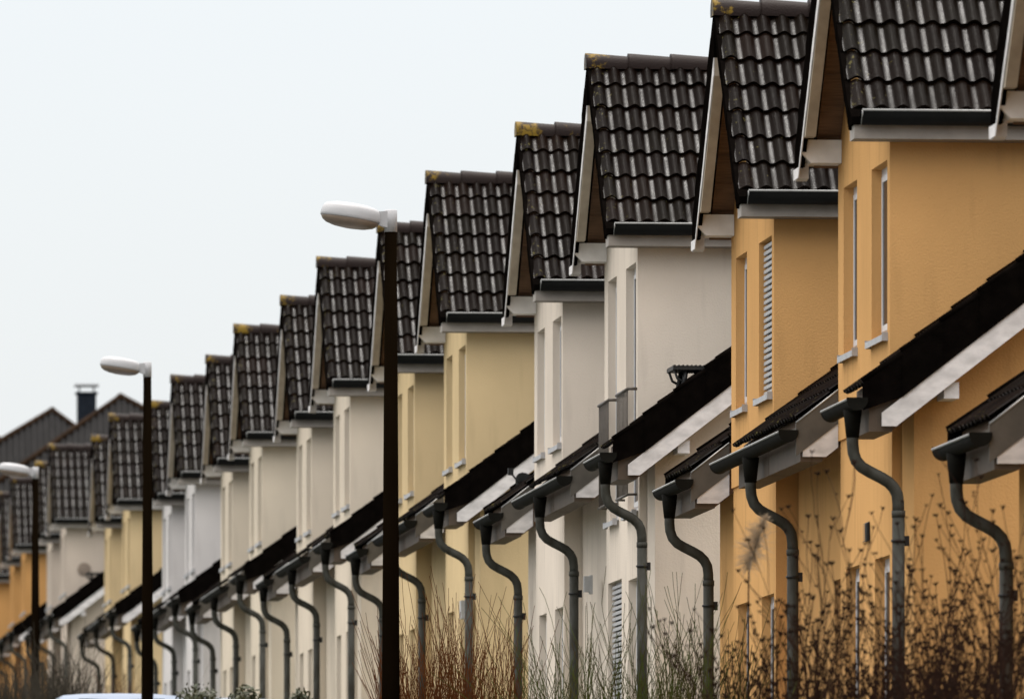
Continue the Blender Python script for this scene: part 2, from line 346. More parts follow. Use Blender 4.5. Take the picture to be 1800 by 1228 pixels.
UPW = [(0.40, 1.25), (-1.45, -0.50)]
def house(kind, label, X, Y, Z, wall, group, french=False, shutter=None, rec_win=True, bigwin=False, step=None, railfar=False):
    base = thing('terraced_house', label, 'house', (X, Y, Z), group)
    W = WALLS[wall]
    yn = -2.3 if kind == 'A' else -3.80        # near end of the body
    yf = 3.80 if kind == 'A' else 3.35         # far end
    zwin = (2.85, 5.36) if french else (3.96, 5.36)
    up = [(a, b, zwin[0], zwin[1]) for a, b in UPW]
    lo = [(0.40, 1.25, 0.9, 2.17), (-1.45, -0.55, 0.9, 2.17)]
    if bigwin: lo[0] = (0.10, 1.45, 0.1, 2.22)
    rec = [(2.75, 3.5, 0.9, 2.17)] if (kind == 'A' and rec_win) else []
    ZL = 3.26
    def b_front(bm):
        lo2 = list(lo)
        if french:
            lo2 += [(a, b, 2.85, ZL) for a, b in UPW]
            upx = [(a, b, ZL, 5.36) for a, b in UPW]
        else: upx = up
        wall_holes(bm, 0.02, 0.26, -1.58, 1.6, 0, ZL, lo2)
        wall_holes(bm, 0.0, 0.26, -1.6, 1.6, ZL, 5.55, upx)
        prism(bm, [(-1.6, 5.55), (1.6, 5.55), (1.6, zd(1.6) - 0.12), (0, ZR - 0.12), (-1.6, zd(1.6) - 0.12)], 'x', 0.0, 0.26)
        # dormer cheeks
        for s in (-1, 1):
            ya, yb = (-1.6, -1.4) if s < 0 else (1.4, 1.6)
            box(bm, 0.26, MAINX - 0.1, ya, yb, 0, 5.70)
    part('dormer_wall', ('front', french, bigwin), b_front, W, base)
    def b_main(bm):
        if kind == 'A':
            wall_holes(bm, XW, XW + 0.25, -2.1, -1.6, 0, 3.30, [])
            wall_holes(bm, XR, XR + 0.25, 1.6, yf, 0, 3.36, rec)
            g0, g1 = -2.3, -2.1
        else:
            wall_holes(bm, XR, XR + 0.25, yn, -1.6, 0, 3.36, [])
            wall_holes(bm, XW, XW + 0.25, 1.6, 3.15, 0, 3.30, [])
            g0, g1 = 3.15, 3.35
        prism(bm, [(XW, 0), (2 * MAINX - XW, 0), (2 * MAINX - XW, zm(XW) - 0.3), (MAINX, zm(MAINX) - 0.3), (XW, zm(XW) - 0.3)], 'y', g0, g1)
        ba, bb = (g1, yf) if kind == 'A' else (yn, g0)
        box(bm, 2 * MAINX - XW - 0.25, 2 * MAINX - XW, ba, bb, 0, 3.5)
    part('wall', ('main', kind, bool(rec)), b_main, W, base)
    # --- dormer roof
    c1_ = 1 / math.sqrt(1 + T1 * T1); s1_ = T1 * c1_
    def b_dt(bm):
        c, s_, lu = c1_, s1_, MAINX + 0.33
        tile_slope(bm, (-0.33, -0.02, ZR - 0.0), (1, 0, 0), (0, -c, -s_), (0, -s_, c), lu, 7, 0.353, PER, amp=0.026, lift=0.030, seg=12, u0=0.03)
    part('dormer_roof', 'dt', b_dt, TILE, base)
    def b_dt2(bm):
        c, s_, lu = c1_, s1_, MAINX + 0.33
        tile_slope(bm, (-0.33, 0.02, ZR - 0.0), (1, 0, 0), (0, c, -s_), (0, s_, c), lu, 7, 0.353, PER * 2, amp=0.021, lift=0.030, seg=4)
    part('dormer_roof', 'dt2', b_dt2, TILE, base)
    def b_verge(bm):
        # overlapping cloaked verge tiles on the gable end
        for s, th in ((-1, 0.15), (1, 0.44)):
            for k in range(7):
                ya, yb = 0.243 * k, 0.243 * (k + 1) + 0.02
                lf = 0.035
                prism(bm, [(s * ya, zd(ya) + 0.015), (s * yb, zd(yb) + lf), (s * yb, max(zd(yb) - th, 5.555)), (s * ya, max(zd(ya) - th, 5.555))], 'x', -0.352 - 0.004 * (k % 2), -0.30)
        prism(bm, [(-1.66, zd(1.66) + 0.0), (-1.90, 5.665), (-1.90, 5.60), (-1.66, 5.60)], 'x', -0.350, -0.20)
    part('verge', 'dv', b_verge, BLACKTILE, base)
    def b_ridge(bm):
        x = -0.37; k = 0
        while x < MAINX + 0.1:
            L = 0.44; ns = 9
            ra, rb = (0.115, 0.098)
            dz = 0.012
            ring = []
            for (xx, r, z) in ((x, ra, dz), (x + 0.03, ra, dz), (x + L + 0.03, rb, 0)):
                ring.append([bm.verts.new((xx, r * 1.05 * math.cos(math.pi * (i / (ns - 1)) * 1.16 - 0.25), ZR - 0.045 + z + r * 1.15 * math.sin(math.pi * (i / (ns - 1)) * 1.16 - 0.25))) for i in range(ns)])
            for a in range(2):
                for i in range(ns - 1):
                    f = bm.faces.new([ring[a][i], ring[a][i + 1], ring[a + 1][i + 1], ring[a + 1][i]]); f.smooth = True
            bm.faces.new(ring[0])
            x += L; k += 1
    part('ridge_tiles', 'ridge', b_ridge, RIDGE, base)
    def b_soff(bm):
        for s in (-1, 1):
            ye = 1.66
            prism(bm, [(0, ZR - 0.10), (s * ye, zd(ye) - 0.10), (s * ye, zd(ye) - 0.22), (0, ZR - 0.22)], 'x', -0.20, MAINX - 0.3)
            for k in range(7):      # plank joints as shallow boards
                y0, y1 = 0.235 * k + 0.02, 0.235 * (k + 1) - 0.01
                prism(bm, [(s * y0, zd(y0) - 0.222), (s * y1, zd(y1) - 0.222), (s * y1, zd(y1) - 0.235), (s * y0, zd(y0) - 0.235)], 'x', -0.20, -0.002)
    part('soffit', 'dsof', b_soff, WOOD, base)
    def b_barge(bm):
        ye, yf_ = (ZR - 0.44 - 5.585) / T1, (ZR - 0.61 - 5.585) / T1
        prism(bm, [(0.0, zd(0) - 0.44), (1.42, 5.600), (1.46, 5.553), (1.80, 5.553), (1.80, 5.465), (1.50, 5.465), (1.40, 5.56), (0.0, zd(0) - 0.60)], 'x', -0.354, -0.345)
    part('bargeboard', 'dbb', b_barge, PAINT, base)
    def b_raft(bm):
        ye, yf_ = (ZR - 0.44 - 5.775) / T1, (ZR - 0.605 - 5.775) / T1
        prism(bm, [(0.0, zd(0) - 0.44), (ye, 5.775), (yf_, 5.775), (0.0, zd(0) - 0.605)], 'x', -0.343, -0.255)
    part('verge_rafter', 'draf', b_raft, RAFT, base)
    def b_bfoot(bm):
        prism(bm, [(1.60, 5.65), (1.795, 5.553), (1.795, 5.47), (1.74, 5.455), (1.60, 5.47)], 'x', -0.345, -0.25)
    part('bargeboard_foot', 'dbf', b_bfoot, PAINT, base)
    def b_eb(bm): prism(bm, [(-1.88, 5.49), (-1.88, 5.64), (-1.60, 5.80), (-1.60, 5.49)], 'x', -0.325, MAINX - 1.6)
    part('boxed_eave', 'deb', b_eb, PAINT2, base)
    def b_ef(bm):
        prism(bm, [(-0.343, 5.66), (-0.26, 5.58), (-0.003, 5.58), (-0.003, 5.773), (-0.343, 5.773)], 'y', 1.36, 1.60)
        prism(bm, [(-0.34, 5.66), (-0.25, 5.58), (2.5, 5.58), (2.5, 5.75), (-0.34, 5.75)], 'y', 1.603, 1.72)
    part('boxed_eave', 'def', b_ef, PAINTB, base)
    def b_dg(bm):
        ry, rz, yc, zc = 0.075, 0.115, -1.965, 5.705
        xs = (-0.28, MAINX - 1.4); ns = 9
        for rr, nm in ((1.0, 0), (0.93, 0)):
            rg = [[bm.verts.new((x, yc + ry * rr * math.cos(math.pi + math.pi * i / (ns - 1)), zc + rz * rr * math.sin(math.pi + math.pi * i / (ns - 1)))) for i in range(ns)] for x in xs]
            for i in range(ns - 1):
                f = bm.faces.new([rg[0][i], rg[0][i + 1], rg[1][i + 1], rg[1][i]]); f.smooth = True
            bm.faces.new(rg[0])
        tube(bm, [(xs[0], yc - ry, zc), (xs[1], yc - ry, zc)], 0.011, 6, mi=1)
        tube(bm, [(xs[0], yc - ry, zc), (xs[0], yc - ry * 0.9, zc - 0.04), (xs[0], yc, zc - rz)], 0.007, 5, mi=1)
    part('dormer_gutter', 'dg', b_dg, [ZINCD, ZINCL], base)
    # --- main roof
    rng = [(-2.75, -1.6, -0.36), (1.6, yf, -0.36)] if kind == 'A' else [(yn, -1.6, -0.36), (1.75, 3.80, -0.36)]
    def b_mt(bm):
        c = 1 / math.sqrt(1 + T2 * T2); s_ = T2 * c
        for (a, b_, xe) in (rng[ri],):
            sl_ = (MAINX - xe) / c; rows = 18; g = sl_ / rows
            tile_slope(bm, (MAINX, a, zm(MAINX)), (0, 1, 0), (-c, 0, -s_), (-s_, 0, c), b_ - a, rows, g, PER, amp=0.012, lift=0.02, seg=6)
        if kind == 'B' and ri == 1:    # the narrow strip beside the dormer's far cheek
            tile_slope(bm, (MAINX, 1.6, zm(MAINX)), (0, 1, 0), (-c, 0, -s_), (-s_, 0, c), 0.15, 17, (MAINX + 0.0) / c / 17, PER, amp=0.018, lift=0.03, seg=6)
    for ri in (0, 1): part('main_roof', ('mt', kind, ri), b_mt, TILEM, base)
    def b_mtb(bm):
        c = 1 / math.sqrt(1 + T2 * T2); s_ = T2 * c
        a, b_ = rng[0][0], rng[1][1]
        tile_slope(bm, (MAINX, a, zm(MAINX)), (0, 1, 0), (c, 0, -s_), (s_, 0, c), b_ - a, 17, 0.37, PER * 2, amp=0.018, lift=0.03, seg=4)
    part('main_roof', ('mtb', kind), b_mtb, TILEM, base)
    rg = [(-2.66, -1.6), (1.62, yf)] if kind == 'A' else [(yn, -1.6), (1.77, 3.72)]
    def b_slab(bm):
        for a, b_ in (rg[ri],):
            prism(bm, end_poly(-0.06, -0.22, -0.27, MAINX), 'y', a, b_)
            prism(bm, [(2 * MAINX - p[0], p[1]) for p in end_poly(-0.06, -0.22, -0.27, MAINX)], 'y', a, b_)
    for ri in (0, 1): part('roof_boarding', ('slab', kind, ri), b_slab, WOOD, base)
    def b_mr(bm):
        tube(bm, [(MAINX, (-2.75 if kind == 'A' else yn), zm(MAINX)), (MAINX, (yf if kind == 'A' else 3.8), zm(MAINX))], 0.11, 8)
    part('main_ridge', ('mr', kind), b_mr, RIDGE, base)
    # verges
    vy = (-2.76, -2.70) if kind == 'A' else (3.74, 3.80)
    def b_mv(bm):
        c = 1 / math.sqrt(1 + T2 * T2)
        n = 17
        for k in range(n):
            xa = -0.37 + k * (MAINX + 0.37) / n; xb = xa + (MAINX + 0.37) / n + 0.015
            o = 0.006 * (k % 2)
            prism(bm, [(xa, zm(xa) + 0.055), (xb, zm(xb) + 0.02), (xb, zm(xb) - 0.335), (xa, zm(xa) - (0.335 if k else 0.20))], 'y', vy[0] - o, vy[1])
            prism(bm, [(2 * MAINX - xa, zm(xa) + 0.055), (2 * MAINX - xb, zm(xb) + 0.02), (2 * MAINX - xb, zm(xb) - 0.335), (2 * MAINX - xa, zm(xa) - 0.335)], 'y', vy[0], vy[1])
            # raised outer roll of each verge tile
            tube(bm, [(xa - 0.005, vy[0] + 0.02, zm(xa) + 0.035), (xb, vy[0] + 0.02, zm(xb) + 0.005)], 0.03, 6)
    part('verge', ('mv', kind), b_mv, BLACKTILE, base)
    def b_mb(bm):
        prism(bm, end_poly(-0.335, -0.53, -0.2, MAINX, True), 'y', vy[0] + (0.01 if kind == 'A' else 0.02), vy[1] - 0.02)
        prism(bm, [(2 * MAINX - p[0], p[1]) for p in end_poly(-0.335, -0.53, -0.2, MAINX - 0.003, True)], 'y', vy[0] + 0.01, vy[1] - 0.02)
    part('bargeboard', ('mb', kind), b_mb, PAINT, base)
    if kind == 'A':
        def b_pu(bm):
            box(bm, 0.285, 0.405, -2.70, -2.30, 3.355, 3.485)
        part('purlin_end', 'pu', b_pu, PAINT, base)
        part('purlin_end', 'pu', b_pu, PAINT, base, (2.72, 0, 2.72 * T2))
    # closing end of the eave beside the dormer
    ey = 1.6 if kind == 'A' else 1.75
    def b_ec(bm):
        prism(bm, end_poly(-0.055, -0.33, -0.36, -0.002), 'y', ey - 0.012, ey + 0.03)
    part('eave_end_cladding', ('ec', kind), b_ec, SLATE, base)
    def b_et(bm):
        tube(bm, [(-0.36, ey - 0.012, zm(-0.36) - 0.05), (-0.002, ey - 0.012, zm(0) - 0.05)], 0.009, 5)
    part('eave_trim', ('et', kind), b_et, ZINCL, base)
    def b_ew(bm):
        prism(bm, end_poly(-0.33, -0.53, -0.2, -0.002, True, -0.30, 3.13), 'y', ey - 0.005, ey + 0.03)
    part('bargeboard', ('ew', kind), b_ew, PAINT, base)
    # eave boxes
    segs = [(-2.73, -1.6), (1.605, yf)] if kind == 'A' else [(yn, -1.6), (1.76, 3.78)]
    for i, (a, b_) in enumerate(segs):
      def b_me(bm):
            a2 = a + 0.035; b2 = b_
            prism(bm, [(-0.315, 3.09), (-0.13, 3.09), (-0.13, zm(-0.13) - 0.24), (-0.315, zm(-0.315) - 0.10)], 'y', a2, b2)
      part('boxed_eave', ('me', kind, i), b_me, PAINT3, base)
      def b_ms(bm):
        prism(bm, [(-0.128, 3.10), (-0.06, 3.15), (XR, zm(XR) - 0.52), (XR, zm(XR) - 0.24), (-0.128, zm(-0.128) - 0.24)], 'y', a + 0.04, b_ - 0.003)
      part('soffit', ('ms', kind, i), b_ms, WOOD, base)
    # gutters
    gs = [(-2.80, -1.20), (1.58, yf)] if kind == 'A' else [(yn, -1.03), (1.72, 3.62)]
    for gi, (a, b_) in enumerate(gs):
        def b_g(bm):
            r, xc, zc, ns = 0.082, -0.425, 3.335, 11
            for rr in (1.0, 0.94):
                rg = [[bm.verts.new((xc + r * rr * math.cos(math.pi + math.pi * i / (ns - 1)), y, zc + r * rr * math.sin(math.pi + math.pi * i / (ns - 1)))) for i in range(ns)] for y in (a, b_)]
                for i in range(ns - 1):
                    f = bm.faces.new([rg[0][i], rg[0][i + 1], rg[1][i + 1], rg[1][i]]); f.smooth = True
            tube(bm, [(xc - r, a, zc), (xc - r, b_, zc)], 0.010, 6, mi=1)
            # end caps
            ends = []
            if not (kind == 'B' and gi == 0): ends.append((a, a - 0.008))
            if not (kind == 'A' and gi == 1): ends.append((b_, b_ + 0.008))
            for e0, e1 in ends:
                pts = [(xc + r * 1.04 * math.cos(math.pi + math.pi * i / 14), zc + r * 1.04 * math.sin(math.pi + math.pi * i / 14)) for i in range(15)]
                pts = [(xc - r, zc + 0.02)] + pts + [(xc + r, zc + 0.02)]
                prism(bm, pts[1:-1] + [(xc + r * 1.04, zc + 0.018), (xc - r * 1.04, zc + 0.018)], 'y', e1, e0)
        part('gutter', ('g', kind, gi), b_g, [ZINCG, ZINCL], base)
    # downpipes
    pys = [-2.52] if kind == 'A' else [-3.38, 2.95]
    for pi_, py in enumerate(pys):
        def b_p(bm):
            ctr = [(-0.425, 0, 3.10), (-0.425, 0, 3.00), (-0.418, 0, 2.93), (-0.395, 0, 2.865), (-0.35, 0, 2.815), (-0.29, 0, 2.78),
                   (-0.20, 0, 2.735), (-0.14, 0, 2.70), (-0.095, 0, 2.655), (-0.067, 0, 2.60), (-0.058, 0, 2.53), (-0.056, 0, 2.45)]
            tube(bm, ctr, 0.048, 12)
            tube(bm, [(-0.056, 0, 2.45), (-0.056, 0, 0.02)], 0.050, 12)
            for z in (2.47, 0.9): tube(bm, [(-0.056, 0, z), (-0.056, 0, z - 0.05)], 0.0555, 12)
            tube(bm, [(-0.425, 0, 3.27), (-0.425, 0, 3.20), (-0.425, 0, 3.05)], [0.076, 0.068, 0.052], 12, mi=1)
        dp = part('downpipe', 'pipe', b_p, [ZINC, ZINCG], base, (0, py, 0))
        for zb_ in (2.24, 0.7):
          def b_b(bm):
            for z in (zb_,):
                tube(bm, [(-0.056, 0, z), (-0.056, 0, z - 0.02)], 0.060, 12)
                box(bm, -0.01, 0.03, -0.012, 0.012, z - 0.05, z + 0.03)
          part('pipe_bracket', ('brk', zb_), b_b, STEPM, dp)
    # windows
    def window(y0, y1, z0, z1, xw, shut=False, sill=True, nm='window', prox=0.0):
        wdt, hgt = y1 - y0, z1 - z0
        key = (round(wdt, 3), round(hgt, 3))
        D = 0.085
        def b_f(bm):
            t = 0.065
            for (a, b_, c_, d_) in ((0, t, 0, hgt), (wdt - t, wdt, 0, hgt), (t, wdt - t, 0, t), (t, wdt - t, hgt - t, hgt)):
                box(bm, D, D + 0.07, a, b_, c_, d_)
            if wdt > 0.6: 
                box(bm, D - 0.012, D + 0.06, t, t + 0.05, t, hgt - t); box(bm, D - 0.012, D + 0.06, wdt - t - 0.05, wdt - t, t, hgt - t)
                box(bm, D - 0.012, D + 0.06, t + 0.05, wdt - t - 0.05, t, t + 0.05); box(bm, D - 0.012, D + 0.06, t + 0.05, wdt - t - 0.05, hgt - t - 0.05, hgt - t)
        wo = part(nm, ('wf',) + key, b_f, FRAME, base, (xw, y0, z0))
        def b_gl(bm): box(bm, D - 0.004, D + 0.045, 0.11, wdt - 0.11, 0.11, hgt - 0.11)
        part('pane', ('wg',) + key, b_gl, GLASS, wo)
        if shut:
            def b_s(bm):
                z = 0.02
                while z < hgt - 0.02:
                    prism(bm, [(D - 0.045, z), (D - 0.018, z), (D - 0.018, z + 0.045), (D - 0.045, z + 0.03)], 'y', 0.03, wdt - 0.03); z += 0.055
            part('roller_shutter', ('ws',) + key, b_s, SHUT, wo)
        if sill:
            def b_si(bm):
                prism(bm, [(-0.05, -0.065), (-0.05, -0.015), (D, 0.0), (D, -0.012), (-0.04, -0.027), (-0.04, -0.065)], 'y', -0.04, wdt + 0.04)
                box(bm, -0.05, 0.0, -0.045, -0.038, -0.065, 0.004); box(bm, -0.05, 0.0, wdt + 0.038, wdt + 0.045, -0.065, 0.004)
            part('window_sill', ('wsi',) + key, b_si, SILL, wo)
    for i, (a, b_, c_, d_) in enumerate(up):
        window(a, b_, c_, d_, 0.0, shut=(shutter == i))
    for i, (a, b_, c_, d_) in enumerate(lo):
        window(a, b_, c_, d_, 0.02, shut=(bigwin and i == 0), sill=not (bigwin and i == 0))
    for (a, b_, c_, d_) in rec: window(a, b_, c_, d_, XR)
    if french:
        for i, (a, b_) in enumerate(UPW):
            def b_r(bm):
                wd = b_ - a
                x = -0.09
                tube(bm, [(0.0, -0.1, 4.07), (x, -0.1, 4.07), (x, wd + 0.1, 4.07), (0.0, wd + 0.1, 4.07)], 0.017, 6)
                tube(bm, [(0.0, -0.1, 3.0), (x, -0.1, 3.0), (x, wd + 0.1, 3.0), (0.0, wd + 0.1, 3.0)], 0.014, 6)
                n = 8
                for k in range(n + 1):
                    y = -0.02 + (wd + 0.04) * k / n
                    tube(bm, [(x, y, 3.0), (x, y, 4.07)], 0.0065, 5)
            part('railing', ('rail', round(b_ - a, 2)), b_r, RAIL, base, (0, a, 0))
    if step is not None:
        def b_st(bm):
            x0 = step; z0 = zm(x0) - 0.065
            box(bm, x0 - 0.36, x0 + 0.08, -2.68, -2.10, z0 + 0.055, z0 + 0.095)
            for k in range(10):
                box(bm, x0 - 0.35 + k * 0.043, x0 - 0.335 + k * 0.043, -2.69, -2.09, z0 + 0.093, z0 + 0.103)
            for y in (-2.62, -2.16):
                tube(bm, [(x0 - 0.35, y, z0 + 0.08), (x0 - 0.31, y, z0 - 0.03), (x0 - 0.20, y, zm(x0 - 0.20) + 0.0)], 0.014, 5)
                tube(bm, [(x0 - 0.22, y, z0 + 0.07), (x0 - 0.26, y, zm(x0 - 0.26) - 0.02)], 0.026, 5)
                tube(bm, [(x0 - 0.06, y, z0 + 0.07), (x0 - 0.14, y, zm(x0 - 0.14) - 0.02)], 0.014, 5)
        part('roof_step', ('step', step), b_st, STEPM, base)
    return base

# ---------------------------------------------------------------- the row
# A = near house of each pair (from the pixel of its ridge end), B = far house, 7.6 m further on
GR = 'terraced houses of the row'
rowA = [ # px of ridge end, y of ridge, wall colour, options
    (1441, None, 'orange', {}, 'large apricot house at the right, white framed windows without shutters, small louvred wall vent'),
    (1037, 97, 'white', dict(french=True, bigwin=True, step=0.60), 'off white house with metal window railings and a black step on its roof'),
    (755, 302, 'yellow', {}, 'yellow house just right of the nearest lamp, its ridge against the sky'),
    (562, 452, 'cream', {}, 'cream white house directly left of the nearest lamp post'),
    (415.5, 570, 'ivory', dict(step=1.0), 'ivory house in the middle distance with a small black roof step'),
    (304, 659, 'lilac', {}, 'cool grey white house, nearer of the two right of the second lamp post'),
    (195, 727, 'yellow', dict(step=1.0), 'blurred yellow house whose wall is crossed by the second lamp post'),
    (88, 780, 'pale', dict(step=0.8), 'blurred pale house with a dark round spot on its upper wall, between two lamps'),
    (20, 838, 'deep', {}, 'nearer of the two blurred orange houses at the far left end of the row'),
    (-30, 900, 'deep', dict(rec_win=False), 'last sliver of deep orange wall at the very left edge'),
]
labB = ['orange house whose right upper window has a slatted roller shutter',
        'off white house without railings, between the railed off white house and the yellow house',
        'yellow house partly hidden by the nearest street lamp post',
        'cream white house, second house left of the nearest lamp post',
        'ivory house, farther one of the ivory pair, left of the house with the roof step',
        'cool grey white house immediately right of the second lamp post',
        'blurred yellow house just left of the second lamp post',
        'blurred pale grey house behind the third lamp head, beside the orange end houses',
        'farthest orange house at the left edge of the photo behind the third lamp']
prof = []; HS = {}
for i, (px, py, colr, opt, lab) in enumerate(rowA):
    Xr = 9.65
    Y = 74.45 if i == 0 else Yat(px, Xr)
    Zr = 8.77 if i == 0 else Zat(py, Xr, Y)
    z0 = Zr - 7.6
    prof.append((Y, z0))
    HS['A%d' % i] = house('A', lab, 9.97, Y, z0, colr, GR, **opt)
    if i < len(labB): HS['B%d' % (i + 1)] = house('B', labB[i], 9.97, Y + 7.6, z0, colr, GR, shutter=(1 if i == 0 else None), french=False)
Y0 = 63.2
house('B', 'deep orange house cut off by the right edge, only gutter and gable foot showing', 9.97, Y0, 8.10 - 7.6, 'deep', GR)
prof = [(-60, -3.0), (0, -1.6), (Y0, 0.5)] + prof
prof += [(275, prof[-1][1] + 1.9), (330, prof[-1][1] + 3.2), (1500, prof[-1][1] + 3.5)]
def zg(Y):
    for (a, za), (b, zb) in zip(prof[:-1], prof[1:]):
        if a <= Y <= b: return za + (zb - za) * (Y - a) / (b - a)
    return prof[-1][1]

# small things on the walls
def wall_bit(parent, name, px, py, X, h, wd, build, mat):
    """a fixture on the street-facing wall, placed from where it shows"""
    Y = Yat(px, X); Z = Zat(py, X, Y)
    bm = bmesh.new(); build(bm, wd, h)
    return link(name, finish(bm, name), mat, parent, (X - parent.location.x, Y - parent.location.y, Z - parent.location.z))
def louvre(bm, wd, h):
    box(bm, -0.006, 0.0, -wd / 2, wd / 2, -h / 2, h / 2)
    for k in range(9):
        z = -h / 2 + h * (k + 0.5) / 9
        prism(bm, [(-0.022, z - 0.004), (-0.006, z + 0.004), (-0.006, z - 0.004), (-0.022, z - 0.009)], 'y', -wd / 2, wd / 2)
def lampbox(bm, wd, h):
    box(bm, -0.03, 0.0, -wd / 2, wd / 2, -h / 2, h / 2); box(bm, -0.09, -0.03, -wd * 0.4, wd * 0.4, -h * 0.4, h * 0.45)
wall_bit(HS['A0'], 'wall_vent', 1525, 934, 9.985, 0.155, 0.25, louvre, STEPM)
wall_bit(HS['A1'], 'wall_lamp', 1041, 1027, 10.08, 0.20, 0.12, lampbox, SHUT)
wall_bit(HS['A2'], 'meter_box', 822, 1072, 9.98, 0.26, 0.3, lampbox, SHUT)
def rosette(bm, r, h):
    tube(bm, [(0, 0, 0), (0, -0.02, 0)], r, 24); tube(bm, [(0, -0.02, 0), (0, -0.04, 0)], r * 0.6, 20)
_h = HS['A7']; _Y = _h.location.y - 1.602; _X = Xat(148, _Y)
bm = bmesh.new(); rosette(bm, 0.16, 0)
link('round_wall_vent', finish(bm, 'round_wall_vent'), simple('round_vent_metal', (0.28, 0.22, 0.17), 0.7), _h, (_X - _h.location.x, -1.602, Zat(1000, _X, _Y) - _h.location.z))
def dish():
    h = HS['B2']; Y = h.location.y + 3.42; X = Xat(931, Y); Z = Zat(838, X, Y)
    t = thing('satellite_dish', 'small dark satellite dish squeezed between the yellow and the off white house', 'satellite dish', (X, Y, Z))
    bm = bmesh.new(); n = 20; rings = []
    for k in range(6):
        r = 0.20 * k / 5 + 0.004
        rings.append([bm.verts.new((r * r * 0.9 - 0.06, r * math.cos(2 * math.pi * i / n), r * math.sin(2 * math.pi * i / n))) for i in range(n)])
    for a_ in range(5):
        for i in range(n):
            f = bm.faces.new([rings[a_][i], rings[a_][(i + 1) % n], rings[a_ + 1][(i + 1) % n], rings[a_ + 1][i]]); f.smooth = True
    bm.faces.new(rings[0])
    d = link('dish', finish(bm, 'dish'), STEPM, t, (0, 0, -0.12), (0, R(-28), R(35)))
    bm = bmesh.new(); tube(bm, [(0, 0, -0.12), (0.10, -0.02, 0.02), (0.12, -0.07, -0.3)], 0.016, 6); tube(bm, [(-0.06, 0, -0.14), (-0.22, 0, 0.05)], 0.012, 6)
    box(bm, -0.25, -0.19, -0.03, 0.03, 0.02, 0.10)
    link('mount', finish(bm, 'mount'), STEPM, t)
dish()

# ---------------------------------------------------------------- ground
def strip(name, x0, x1, dz, mat, kind='structure', nx=1):
    bm = bmesh.new(); ys = [p[0] for p in prof]; rows = []
    yy = []
    for a, b in zip(ys[:-1], ys[1:]):
        n = max(1, int((b - a) / 6)) if b < 400 else 6
        yy += [a + (b - a) * k / n for k in range(n)]
    yy.append(ys[-1])
    for y in yy: rows.append([bm.verts.new((x0 + (x1 - x0) * k / nx, y, zg(y) + dz)) for k in range(nx + 1)])
    for a in range(len(rows) - 1):
        for k in range(nx): bm.faces.new([rows[a][k], rows[a][k + 1], rows[a + 1][k + 1], rows[a + 1][k]])
    o = link(name, finish(bm, name), mat); tag(o, kind=kind); return o
GRASSM = simple('lawn', (0.035, 0.05, 0.018), 0.95, amt=0.5, scale=1.5, bmp=0.6, bscale=30)
ASPH = simple('asphalt', (0.05, 0.05, 0.052), 0.85, amt=0.3, scale=3, bmp=0.4, bscale=60)
PAV = simple('paving', (0.22, 0.21, 0.20), 0.85, amt=0.3, scale=3, bmp=0.3)
strip('ground', -600, 900, -0.12, GRASSM)
strip('street', -1.0, 5.4, -0.02, ASPH)
strip('pavement', 5.53, 7.3, 0.08, PAV)
kb = strip('kerb', 5.4, 5.53, 0.10, PAV)

# ---------------------------------------------------------------- street lamps
def lamp(px, X, ytop, label):
    Y = Yat(px, X); Zt = Zat(ytop, X, Y); g = zg(Y) + 0.08
    h = Zt - g
    t = thing('street_lamp', label, 'street lamp', (X, Y, g), 'street lamps along the pavement')
    bm = bmesh.new()
    tube(bm, [(0, 0, 0), (0, 0, h * 0.35), (0, 0, h - 0.16)], [0.085, 0.074, 0.052], 20)
    tube(bm, [(0, 0, 0), (0, 0, 0.9)], [0.11, 0.10], 20)
    link('pole', finish(bm, 'pole'), POLE, t)
    # bracket sleeve
    bm = bmesh.new()
    tube(bm, [(0.0, 0, h - 0.19), (0.0, 0, h), (0.0, 0, h + 0.004)], [0.056, 0.056, 0.05], 20)
    prism(bm, [(-0.20, h - 0.02), (0.0, h - 0.005), (0.0, h - 0.16), (-0.05, h - 0.15), (-0.13, h - 0.12)], 'y', -0.045, 0.045)
    link('bracket', finish(bm, 'bracket'), LAMPW, t)
    # head: oval shell and bowl, tipped up towards the street
    def lathe(prof_, name, mat):
        bm = bmesh.new(); n = 40; rings = []
        for (r, z) in prof_:
            rings.append([bm.verts.new((0.262 * r * math.cos(2 * math.pi * k / n), 0.20 * r * math.sin(2 * math.pi * k / n), z)) for k in range(n)])
        for a in range(len(rings) - 1):
            for k in range(n):
                f = bm.faces.new([rings[a][k], rings[a][(k + 1) % n], rings[a + 1][(k + 1) % n], rings[a + 1][k]]); f.smooth = True
        bm.faces.new(rings[0]); bm.faces.new(rings[-1])
        return link(name, finish(bm, name), mat, t, (-0.350, 0, h - 0.025), (0, R(9), 0))
    lathe([(1.0, -0.055), (1.02, -0.05), (1.025, -0.03), (1.01, 0.005), (0.97, 0.035), (0.91, 0.055), (0.86, 0.060), (0.83, 0.064), (0.6, 0.078), (0.3, 0.084), (0.02, 0.085)], 'lamp_head', LAMPW)
    lathe([(0.985, -0.050), (0.985, -0.062), (0.93, -0.085), (0.8, -0.108), (0.55, -0.126), (0.25, -0.134), (0.02, -0.135)], 'lamp_cover', LAMPD)
    return t
lamp(687, 6.5, 370, 'tallest and nearest street lamp, white oval head on a thick dark brown post')
lamp(259, 6.5, 637, 'middle street lamp of the three, white oval head beside the distant chimney')
lamp(62, 6.5, 821, 'farthest street lamp, small blurred white head at the left edge')
